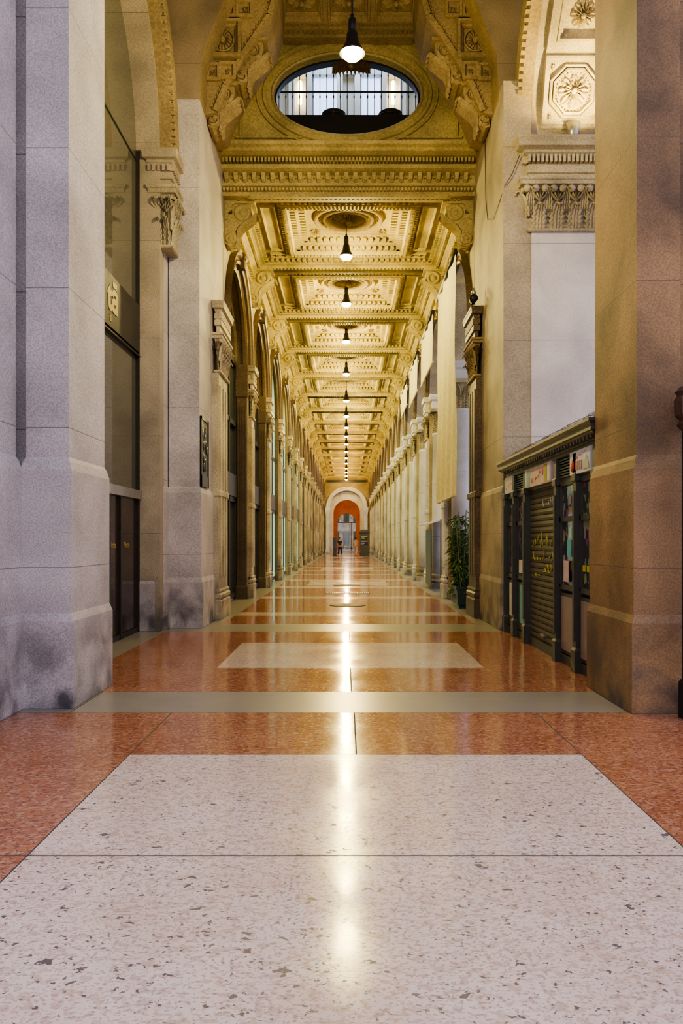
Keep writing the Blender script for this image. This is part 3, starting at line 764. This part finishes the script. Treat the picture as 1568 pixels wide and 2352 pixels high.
# ------------------------------------------------------------ right columns
def make_column(loc,label):
    e=top('column',label,'column',loc,0,'arcade columns')
    a=MB(); a.box(-.33,.33,-.33,.33,0,.18); a.lathe(((.33,.18),(.34,.23),(.32,.28),(.27,.3),(.27,.34),(.3,.38),(.29,.43),(.25,.46)),(0,0,0),24); a.obj('base','lime',e)
    a=MB(); a.lathe(((.25,.45),(.25,1.8),(.245,3),(.22,4.7),(.24,4.73),(.24,4.78),(.22,4.8)),(0,0,0),24); a.obj('shaft','pale',e)
    a=MB(); a.lathe(((.2,4.78),(.2,5.2),(.3,5.42)),(0,0,0),20)
    for k in range(8):
        an=pi*k/4; a.leaf((.2*math.cos(an),.2*math.sin(an),4.8),(math.cos(an),math.sin(an),0),(-math.sin(an),math.cos(an),0),.32,.17,.5)
        an+=pi/8; a.leaf((.2*math.cos(an),.2*math.sin(an),4.95),(math.cos(an),math.sin(an),0),(-math.sin(an),math.cos(an),0),.42,.15,.6)
    a.box(-.32,.32,-.32,.32,5.42,5.52); a.obj('capital','lime',e)
    a=MB(); a.stack(-.26,.26,-.26,.26,[(0,5.5),(0,5.75),(.05,5.8),(.08,5.9),(.08,5.95)]); a.obj('impost','pale',e)
    return e
c1=None
for i in range(NB):
    for s in (-1,1):
        loc=(XR+.3,Y0+D*(i+.5)+s*(RW-.2),0)
        if c1 is None: c1=make_column(loc,'round pale stone column with carved capital at arcade opening')
        else: dup(c1,loc)
# ------------------------------------------------------------ lamps
lampz=[8.08,8.33,8.38,8.2,7.93,7.92,7.98,8.07,8.12]
def make_lamp(loc,top_z,label,group='ceiling pendant lamps'):
    e=top('pendant_lamp',label,'lamp',loc,0,group)
    a=MB(); a.lathe(((.012,.42),(.012,top_z-loc[2])),(0,0,0),8); a.obj('cable','iron',e)
    a=MB(); a.lathe(((.03,.46),(.05,.44),(.055,.3),(.045,.28),(.075,.24),(.09,.12),(.15,.02),(.175,-.02),(.165,-.02),(.13,.03),(.07,.12)),(0,0,0),20); a.lathe(((.01,.5),(.025,.5),(.025,.44)),(0,0,0),8); a.obj('lamp_shade','iron',e)
    a=MB(); a.lathe(((.01,.06),(.08,.06),(.13,.01),(.135,-.03),(.10,-.08),(.005,-.10)),(0,0,0),16); a.obj('bulb','bulb',e)
    return e
def light(loc,en,r=.10,col=(1.,.79,.28)):
    L=bpy.data.lights.new('lamp_light','POINT'); L.energy=en; L.color=col; L.shadow_soft_size=r; L.specular_factor=.45
    o=bpy.data.objects.new('lamp_light',L); COL.objects.link(o); o.location=loc
    return o
for i in range(NB):
    z=lampz[i] if i<len(lampz) else 8.1
    make_lamp((CX-.05,Y0+D*(i+.5),z),8.98,'black bell pendant lamp glowing over the corridor')
    if i<7: light((CX-.05,Y0+D*(i+.5),z-.27),460)
    else: light((CX-.05,Y0+D*(i+.5),z-.27),330,.1,(1.,.66,.22))
make_lamp((.08,10.5,8.0),13.5,'black bell pendant lamp glowing in the entrance vault')
light((.08,10.5,7.7),520)
e=top('uplight','small grey floodlight standing on stone cornice','floodlight',(3.74,12.98,8.1))
mb=MB(); mb.lathe(((.05,0),(.06,.03),(.08,.05),(.12,.26),(.11,.26),(.07,.08)),(0,0,0),14); mb.obj('housing','steel',e)
mb=MB(); mb.box(-.02,.02,-.02,.02,-.03,.05); mb.obj('stand','iron',e)
L=bpy.data.lights.new('uplight_beam','SPOT'); L.energy=520; L.color=(1,.72,.22); L.spot_size=2.6; L.spot_blend=.8; L.shadow_soft_size=.05
o=bpy.data.objects.new('uplight_beam',L); COL.objects.link(o); o.location=(3.8,12.45,8.12); o.rotation_euler=(math.radians(180-2),0,0)
# ------------------------------------------------------------ blinds
def blind(y0,y1,z0,z1,label):
    e=top('canvas_blind',label,'blind',(2.33,(y0+y1)/2,0),0,'hanging canvas blinds')
    a=MB(); a.smooth=True; h=(y1-y0)/2; R=[]
    for k in range(13):
        z=z0+(z1-z0)*k/12
        R.append([(.02*math.sin(j*.9+z*.7)+.015*math.sin(z*2+j),-h+2*h*j/24,z+(.04*math.sin(j*.5) if k==0 else 0)) for j in range(25)])
    a.loft(R,cr=False); a.obj('canvas','canvas',e)
    a=MB(); a.lathe(((.05,-h-.05),(.05,h+.05)),(0,0,z1+.03),12,'y'); a.obj('roller','iron',e)
    a=MB(); a.lathe(((.02,-h-.02),(.02,h+.02)),(0,0,z0),8,'y'); a.obj('bottom_bar','canvas',e)
blind(16.75,20.15,2.45,7.6,'long cream canvas blind hanging in arcade arch')
blind(21.2,24.6,6.3,7.6,'short cream canvas blind rolled near arch top')
blind(25.8,29.1,6.4,7.6,'short cream canvas blind rolled near arch top')
blind(30.2,33.6,6.7,7.6,'short cream canvas blind rolled near arch top')
# ------------------------------------------------------------ bamboo
e=top('potted_bamboo','tall leafy bamboo in dark planter beside arcade column','plant',(2.66,17.7,0))
mb=MB(); mb.stack(-.2,.2,-.5,.5,[(0,0),(0,.05),(.03,.08),(.05,.4),(.07,.42),(.07,.48),(.03,.48),(.02,.4)]); mb.obj('planter','teal',e)
st=MB();lf=MB()
for k in range(34):
    x,y=random.uniform(-.22,.2),random.uniform(-.45,.45); hh=random.uniform(1.3,2.2); lx,ly=random.uniform(-.18,.16),random.uniform(-.2,.2)
    st.loft([[(x+lx*t+.012*math.cos(a),y+ly*t+.012*math.sin(a),.4+(hh-.4)*t) for a in (0,2.1,4.2)] for t in (0,.5,1)])
    for j in range(40):
        t=random.uniform(-.1,1); p=Vector((x+lx*t,y+ly*t,.4+(hh-.4)*t)); a=random.uniform(0,2*pi)
        d=Vector((math.cos(a),math.sin(a),random.uniform(-.7,.3))).normalized(); s=d.cross(Vector((0,0,1))).normalized()*.022; l=random.uniform(.15,.26)
        lf.face([p,p+d*l*.4+s,p+d*l-Vector((0,0,.05)),p+d*l*.4-s])
st.obj('stalks','stalk',e); lf.obj('foliage','leaf',e)
e=top('cafe_awning','small white awning on thin post with green screen','awning',(2.75,22.9,0))
mb=MB(); mb.lathe(((.02,0),(.02,2.1)),(0,0,0),8); mb.obj('post','green',e)
mb=MB(); mb.prism([(-.55,0,1.95),(.5,0,2.25),(.5,0,2.2),(-.55,0,1.9)],(0,1.6,0)); mb.obj('canopy','paper',e)
mb=MB(); mb.box(-.3,-.27,0,1.4,.2,1.8); mb.obj('screen','green',e)
e=top('floodlight','small dark floodlight cluster clamped to pilaster cornice','floodlight',(2.40,14.95,5.97))
mb=MB(); mb.lathe(((.02,-.1),(.08,-.08),(.06,.1),(.02,.12)),(0,-.05,.08),12,'y'); mb.box(-.03,.03,-.03,.03,0,.08); mb.obj('housing','iron',e)
mb=MB(); mb.lathe(((.01,0),(.06,.05),(.01,.16)),(.02,.02,.16),10); mb.obj('bracket','steel',e)
def tube(name,pts,r,mat,parent=None,splines=None):
    cu=bpy.data.curves.new(name,'CURVE'); cu.dimensions='3D'; cu.bevel_depth=r; cu.bevel_resolution=1
    for pp in (splines or [pts]):
        sp=cu.splines.new('POLY'); sp.points.add(len(pp)-1)
        for p,q in zip(sp.points,pp): p.co=(*q,1)
    cu.materials.append(M[mat]); return cur2mesh(cu,name,(0,0,0),(0,0,0),parent)
cp=[(2.86,13.0,7.85),(2.74,13.0,7.55),(2.62,13.01,7.35),(2.585,13.3,7.2),(2.585,13.9,7.15),(2.585,14.4,7.35),(2.585,14.6,7.8),(2.585,14.7,9.1)]
o=tube('electric_cable',cp,.006,'iron'); o['label']='thin black electric cable drooping along the pier'; o['category']='cable'
# ------------------------------------------------------------ kiosk
K=top('newsstand_kiosk','dark green metal newsstand with shutter, signs and display windows','kiosk',(2.63,10.6,0))
def ky(y): return y-10.6
mb=MB(); mb.box(.06,.62,ky(8.12),ky(12.93),0,2.5); mb.box(-.0,.1,ky(8.12),ky(12.93),0,.12); mb.box(0,.1,ky(8.12),ky(12.93),2.2,2.28); mb.obj('body','green',K)
mb=MB(); mb.stack(-.0,.58,ky(8.17),ky(12.8),[(.0,2.48),(.03,2.5),(.03,2.55),(.12,2.62),(.14,2.63),(.14,2.69),(.17,2.72),(.17,2.75)]); 
for k in range(38): mb.box(-.1,-.03,ky(8.15)+k*.122,ky(8.15)+k*.122+.05,2.56,2.61)
mb.obj('cornice','green',K)
for y in (12.87,12.2,11.45,9.75,8.92,8.2):
    mb=MB(); mb.stack(-.05,.06,ky(y)-.06,ky(y)+.06,[(.02,0),(.02,.25),(0,.28),(0,2.15),(.02,2.17),(.02,2.24),(0,2.26),(0,2.48)]); mb.box(-.065,-.05,ky(y)-.03,ky(y)+.03,.35,2.05); mb.obj('post','green',K)
for a,b in ((12.2,12.87),(11.45,12.2),(8.92,9.75),(8.2,8.92)):
    mb=MB(); mb.box(.02,.07,ky(a)+.06,ky(b)-.06,.95,2.18); w=mb.obj('display_window','mags',K)
    mb=MB()
    for z in (.93,1.75,2.18): mb.box(-.01,.05,ky(a)+.06,ky(b)-.06,z-.03,z+.03)
    for y in (a+.08,b-.08): mb.box(-.01,.05,ky(y)-.03,ky(y)+.03,.93,2.18)
    mb.obj('window_frame','green',w)
    mb=MB(); mb.box(.0,.07,ky(a)+.08,ky(b)-.08,.14,.86); mb.obj('lower_panel','green',K)
mb=MB()
n=26
for k in range(n):
    z0=.12+k*(2.13/n); mb.loft([[(.05,y,z0),(.035,y,z0+.01),(.03,y,z0+.04),(.042,y,z0+2.13/n)] for y in (ky(9.81),ky(11.39))],cr=False)
sh=mb.obj('roller_shutter','shut',K)
mb=MB(); mb.box(0,.04,-.1,.1,0,.03); o=mb.obj('handle','steel',sh,loc=(-.0,ky(10.6),.2))
def scrawl(parent,y0,y1,z0,z1,nl,mat,x,r,seed,name='graffiti'):
    """loose handwriting-like scrawl: separate curved strokes of uneven size"""
    rg=random.Random(seed); sp=[]; w=(y1-y0)/nl
    for k in range(nl):
        if rg.random()<.12: continue
        yc=y1-(k+.5)*w+rg.uniform(-.15,.15)*w; hh=(z1-z0)*rg.uniform(.4,1.); zb=z0+rg.uniform(0,.2)*(z1-z0)+(k/nl-.5)*.08
        P=[(yc+rg.uniform(-.5,.5)*w,zb+hh*q) for q in (rg.uniform(.6,1),rg.uniform(0,.3),rg.uniform(.3,.9),rg.uniform(0,.5))]
        pts=[]
        for t in range(13):
            t/=12; c=[(1-t)**3,3*t*(1-t)**2,3*t*t*(1-t),t**3]
            pts.append((x,sum(c[i]*P[i][0] for i in range(4))*1.0,sum(c[i]*P[i][1] for i in range(4))))
        sp.append(pts)
    return tube(name,None,r,mat,parent,sp)
scrawl(sh,ky(10.0),ky(11.3),1.38,1.62,9,'yellowp',.03,.008,3); scrawl(sh,ky(9.9),ky(11.2),1.18,1.38,8,'yellowp',.03,.007,5); scrawl(sh,ky(10.15),ky(11.1),1.0,1.16,6,'yellowp',.03,.007,8)
scrawl(sh,ky(9.95),ky(10.7),1.93,2.1,6,'paper',.03,.004,11)
def sign(ya,yb,mat): 
    mb=MB(); mb.box(-.05,.03,ky(ya),ky(yb),2.24,2.5); return mb.obj('sign_panel',mat,K)
s=sign(8.33,9.1,'paper')
scrawl(s,ky(8.45),ky(8.9),2.42,2.47,10,'redp',-.05,.004,2,'lettering')
mb=MB(); mb.lathe(((.01,-.06),(.06,-.058),(.07,-.05)),(0,ky(9.0),2.34),16,'x'); mb.obj('emblem','redp',s)
for k in range(4):
    mb=MB(); mb.box(-.056,-.05,ky(8.62)+k*.07,ky(8.65)+k*.07,2.28,2.38); mb.obj('figure','redp' if k%2 else 'green',s)
mb=MB(); mb.prism([(-.056,ky(8.37),2.27),(-.056,ky(8.57),2.27),(-.056,ky(8.56),2.33),(-.056,ky(8.47),2.42),(-.056,ky(8.38),2.33)],(.004,0,0)); mb.obj('building_drawing','steel',s)
s=sign(9.95,11.4,'pink'); scrawl(s,ky(10.3),ky(11.05),2.29,2.45,7,'redp',-.05,.006,7,'lettering')
for y,c in ((10.05,'paper'),(10.2,'yellowp'),(11.15,'cyan'),(11.3,'paper')):
    mb=MB(); mb.box(-.056,-.05,ky(y)-.05,ky(y)+.05,2.26,2.48); mb.obj('photo_patch',c,s)
s=sign(12.25,12.8,'paper'); scrawl(s,ky(12.3),ky(12.75),2.31,2.44,6,'redp',-.05,.004,9,'lettering')
for a,b in ((11.5,12.15),(9.15,9.85)):
    mb=MB()
    for k in range(7): mb.box(-.02,.05,ky(a),ky(b),2.25+k*.034,2.268+k*.034)
    mb.obj('vent','green',K)
for y0_,y1_,z0_,z1_,c in ((11.6,11.9,.25,.82,'cyan'),(12.35,12.65,.3,.82,'paper'),(9.08,9.6,.18,.82,'dimp'),(8.32,8.8,.18,.82,'dimp'),(8.5,8.58,1.15,1.22,'yellowp'),(8.65,8.73,1.15,1.22,'yellowp'),(9.3,9.5,1.0,1.25,'pink'),(11.7,11.95,1.0,1.2,'paper'),(9.2,9.35,1.3,1.5,'cyan')):
    mb=MB(); mb.box(-.012,.0,ky(y0_),ky(y1_),z0_,z1_); mb.obj('poster',c,K)
e=top('bird_net','sagging wire netting lying on kiosk roof','net',(2.9,10.5,2.77))
mb=MB(); R=[]
for k in range(60):
    y=-2.3+4.5*k/59; R.append([(-.3+.075*j,y,.02+.13*math.sin(pi*j/11)+.03*math.sin(k*.5+j*.6)+.03) for j in range(12)])
mb.loft(R,cr=False); o=mb.obj('mesh_wire','iron',e); w=o.modifiers.new('w','WIREFRAME'); w.thickness=.0035
e=top('iron_gate_post','rusty brown iron post with shaped head beside granite pillar','post',(2.86,6.62,0))
mb=MB(); mb.stack(-.03,.03,-.03,.03,[(.02,0),(.02,.3),(0,.33),(0,2.5)]); mb.obj('post','iron',e)
mb=MB(); mb.stack(-.04,.09,-.05,.05,[(-.01,2.42),(.02,2.47),(.0,2.51),(.03,2.55),(.035,2.68),(.015,2.72),(.03,2.75),(.0,2.79)]); mb.obj('head','rust',e)
mb=MB(); mb.box(-.025,.025,-.036,-.031,1.55,1.66); mb.obj('sticker','paper',e)
# ------------------------------------------------------------ floor fittings
e=top('floor_grate','rectangular iron drain grate set in marble floor','grate',(.05,22.2,.004))
mb=MB()
for k in range(24): mb.box(-.6+k*.05,-.57+k*.05,-.3,.3,0,.008)
mb.box(-.62,.62,-.33,-.3,0,.01); mb.box(-.62,.62,.3,.33,0,.01); mb.obj('bars','bronze',e)
for y,r in ((18.1,.42),(26,.45)):
    e=top('manhole_cover','round metal cover set in marble floor','manhole cover',(.03,y,.003),0,'floor covers')
    mb=MB(); mb.lathe(((r,0),(r,.006),(r*.94,.006),(r*.93,.002),(r*.9,.006),(.01,.006)),(0,0,0),32); mb.obj('cover','shut',e)
# ------------------------------------------------------------ end of corridor
mb=MB(); arch_wall(mb,mF(YE),-3.6,3.7,0,9.2,CX,1.95,5.1,.7)
struct(mb.obj('wall_end','stuccod'),'end wall with tall round arch')
mb=MB(); arch_ring(mb,lambda s,z,d:(s,YE+d,z),CX,1.9,5.1,[(0,.1),(0,-.2),(.12,-.3),(.2,-.22),(.32,-.38),(.42,-.3),(.42,0)],24)
for s in (-1,1): mb.stack(CX+s*2.12-.2,CX+s*2.12+.2,YE-.32,YE+.02,[(.05,0),(.05,.4),(0,.45),(0,4.3),(.08,4.7),(.08,5.1)])
trim(mb,'palew','archivolt and pilasters of the end arch')
mb=MB(); arch_wall(mb,mF(YE+.72),-3.0,3.1,0,9,CX,1.5,4.5,.5)
struct(mb.obj('wall_inner_arch','palew'),'pale inner arch of the end passage')
mb=MB(); mb.box(-2.1,2.2,YE-.3,YE-.1,7.9,8.15); trim(mb,'iron','dark beam above end arch')
mb=MB(); arch_wall(mb,mF(104),-3.0,3.1,0,9,CX,1.2,3.8,.7)
mb.box(-2.1,-1.9,YE+1.3,104,0,9); mb.box(2.0,2.2,YE+1.3,104,0,9); mb.box(-3.2,3.3,YE+1.3,104.6,7.2,7.4)
struct(mb.obj('wall_passage','red'),'red plastered passage walls with inner arch')
mb=MB()
for k in range(9):
    a=pi*k/8; mb.loft([[(CX+.1*math.cos(a)-.02,104.1,3.8+.1*math.sin(a)),(CX+.1*math.cos(a)+.02,104.1,3.8+.1*math.sin(a)),(CX+.1*math.cos(a),104.16,3.8+.1*math.sin(a))],[(CX+1.2*math.cos(a)-.02,104.1,3.8+1.2*math.sin(a)),(CX+1.2*math.cos(a)+.02,104.1,3.8+1.2*math.sin(a)),(CX+1.2*math.cos(a),104.16,3.8+1.2*math.sin(a))]])
mb.box(CX-1.2,CX+1.2,104.1,104.18,3.74,3.84)
for x in (-.6,.6): mb.box(CX+x-.03,CX+x+.03,104.1,104.18,0,3.8)
struct(mb.obj('window_5','iron'),'dark fanlight bars in the far doorway')
light((.05,97,6.0),520,.2,(1,.66,.38))
B=top('building','pale stone facade with rows of windows beyond the passage','building',(0,128,0))
mb=MB(); mb.box(-14,14,0,1,0,18); mb.obj('facade','lime',B)
for i in range(-1,2):
    for j in range(2):
        mb=MB(); mb.box(i*1.6-.45,i*1.6+.45,-.08,.02,.3+j*4,2.9+j*4); mb.obj('window','glass',B)
e=top('ticket_booth','dark green metal booth with pitched top','booth',(1.7,74,0))
mb=MB(); mb.stack(-.42,.42,-.42,.42,[(.04,0),(.04,.3),(0,.33),(0,2.05),(.06,2.1),(.08,2.25),(-.1,2.45)]); mb.obj('cabin','green',e)
mb=MB(); mb.box(-.3,.3,-.44,-.42,1.0,1.9); mb.obj('window','mags',e)
e=top('display_totem','tall dark display stand on marble floor','display stand',(-1.08,74,0))
mb=MB(); mb.stack(-.16,.16,-.1,.1,[(.06,0),(.06,.06),(0,.08),(0,1.65),(.02,1.66),(.02,1.72)]); mb.obj('stand','green',e)
for k in range(4):
    mb=MB(); mb.box(-.14,.14,-.12,-.1,.2+k*.36,.5+k*.36); mb.obj('shelf_panel','glassd',e)
def person(loc,rz,label,top_m,bot_m,step=.12):
    e=top('person',label,'person',loc,rz)
    def skin(name,verts,edges,mat,root=0,sub=2):
        me=bpy.data.meshes.new(name); me.from_pydata([v[:3] for v in verts],edges,[]); me.materials.append(M[mat])
        o=bpy.data.objects.new(name,me); COL.objects.link(o); o.parent=e
        o.modifiers.new('s','SKIN'); 
        if not me.skin_vertices: 
            bpy.context.view_layer.objects.active=o; bpy.ops.mesh.customdata_skin_add()
        for i,v in enumerate(verts):
            d=me.skin_vertices[0].data[i]; d.radius=(v[3],v[3] if len(v)<5 else v[4]); d.use_root=(i==root)
        u=o.modifiers.new('u','SUBSURF'); u.levels=sub; u.render_levels=sub; o.modifiers['s'].use_smooth_shade=True
        return o
    V=[(0,0,.93,.13,.1),(0,0,1.12,.12,.09),(0,0,1.32,.15,.1),(0,0,1.42,.07,.06),(0,0,1.5,.05,.05),(0,-.01,1.58,.08,.09),(0,0,1.68,.08,.09),(0,0,1.73,.04,.05)]
    E=[(0,1),(1,2),(2,3),(3,4),(4,5),(5,6),(6,7)]
    for s in (-1,1):
        b=len(V)
        V+=[(s*.18,0,1.38,.05),(s*.22,.02,1.12,.04),(s*.22,-.1 if s>0 else -.02,.9,.032),(s*.22,-.13 if s>0 else -.03,.82,.03,.02)]
        E+=[(3,b),(b,b+1),(b+1,b+2),(b+2,b+3)]
        h=b+3; hx,hy=V[h][0],V[h][1]
        for f in range(4):
            c=len(V); V+=[(hx,hy-.03+f*.02,.77,.009),(hx-s*.01,hy-.03+f*.02,.73+abs(f-1.5)*.008,.008)]; E+=[(h,c),(c,c+1)]
        c=len(V); V+=[(hx-s*.02,hy-.05,.79,.009)]; E+=[(h,c)]
        b=len(V); st=step*s
        V+=[(s*.09,0,.86,.09),(s*.1,-st*.5-.03,.48,.06),(s*.1,-st+.02,.09,.04),(s*.1,-st-.03,.04,.04,.035),(s*.1,-st-.13,.03,.035,.03)]
        E+=[(0,b),(b,b+1),(b+1,b+2),(b+2,b+3),(b+3,b+4)]
    skin('body',V,E,'skin')
    V2=[(0,0,.9,.16,.13),(0,0,1.12,.145,.115),(0,0,1.3,.17,.12),(0,0,1.4,.09,.08)]; E2=[(0,1),(1,2),(2,3)]
    for s in (-1,1):
        b=len(V2); V2+=[(s*.18,0,1.37,.065),(s*.215,.02,1.16,.055)]; E2+=[(3,b),(b,b+1)]
    skin('shirt',V2,E2,top_m)
    V3=[(0,0,.95,.15,.12)];E3=[]
    for s in (-1,1):
        st=step*s; b=len(V3); V3+=[(s*.09,0,.84,.105),(s*.1,-st*.5-.03,.48,.08),(s*.1,-st+.02,.14,.06)]; E3+=[(0,b),(b,b+1),(b+1,b+2)]
    skin('trousers',V3,E3,bot_m)
    a=MB(); a.lathe(((.01,1.77),(.06,1.76),(.095,1.7),(.1,1.63),(.095,1.57),(.08,1.55)),(0,.025,0),14); a.obj('hair','hair',e)
    a=MB(); a.lathe(((.004,-.02),(.012,0),(.004,.02)),(0,-.1,1.61),8); a.obj('nose','skin',e)
    return e
person((-.6,74,0),.4,'person in dark clothes walking with arm forward','clothd','clothd')
person((.85,72,0),2.8,'person in beige clothes walking away','clothl','clothl')
# ------------------------------------------------------------ world / camera
W=bpy.data.worlds.new('World'); S.world=W; W.use_nodes=True
t=W.node_tree; bg=t.nodes['Background']
tc=N(t,'ShaderNodeTexCoord'); sp=N(t,'ShaderNodeSeparateXYZ'); t.links.new(tc.outputs['Generated'],sp.inputs[0])
f=mr(t,sp.outputs[2],-.1,.8)
t.links.new(mix(t,f,(.80,.76,.92),(.68,.66,.93)),bg.inputs[0]); bg.inputs[1].default_value=1.6
cam=bpy.data.cameras.new('camera'); co=bpy.data.objects.new('camera',cam); COL.objects.link(co); S.camera=co
co.location=(0,0,1.5); co.rotation_euler=(pi/2,0,0)
cam.sensor_fit='HORIZONTAL'; cam.sensor_width=15.6; cam.lens=18.0; cam.shift_y=64/1568; cam.shift_x=-11/1568; cam.clip_end=400
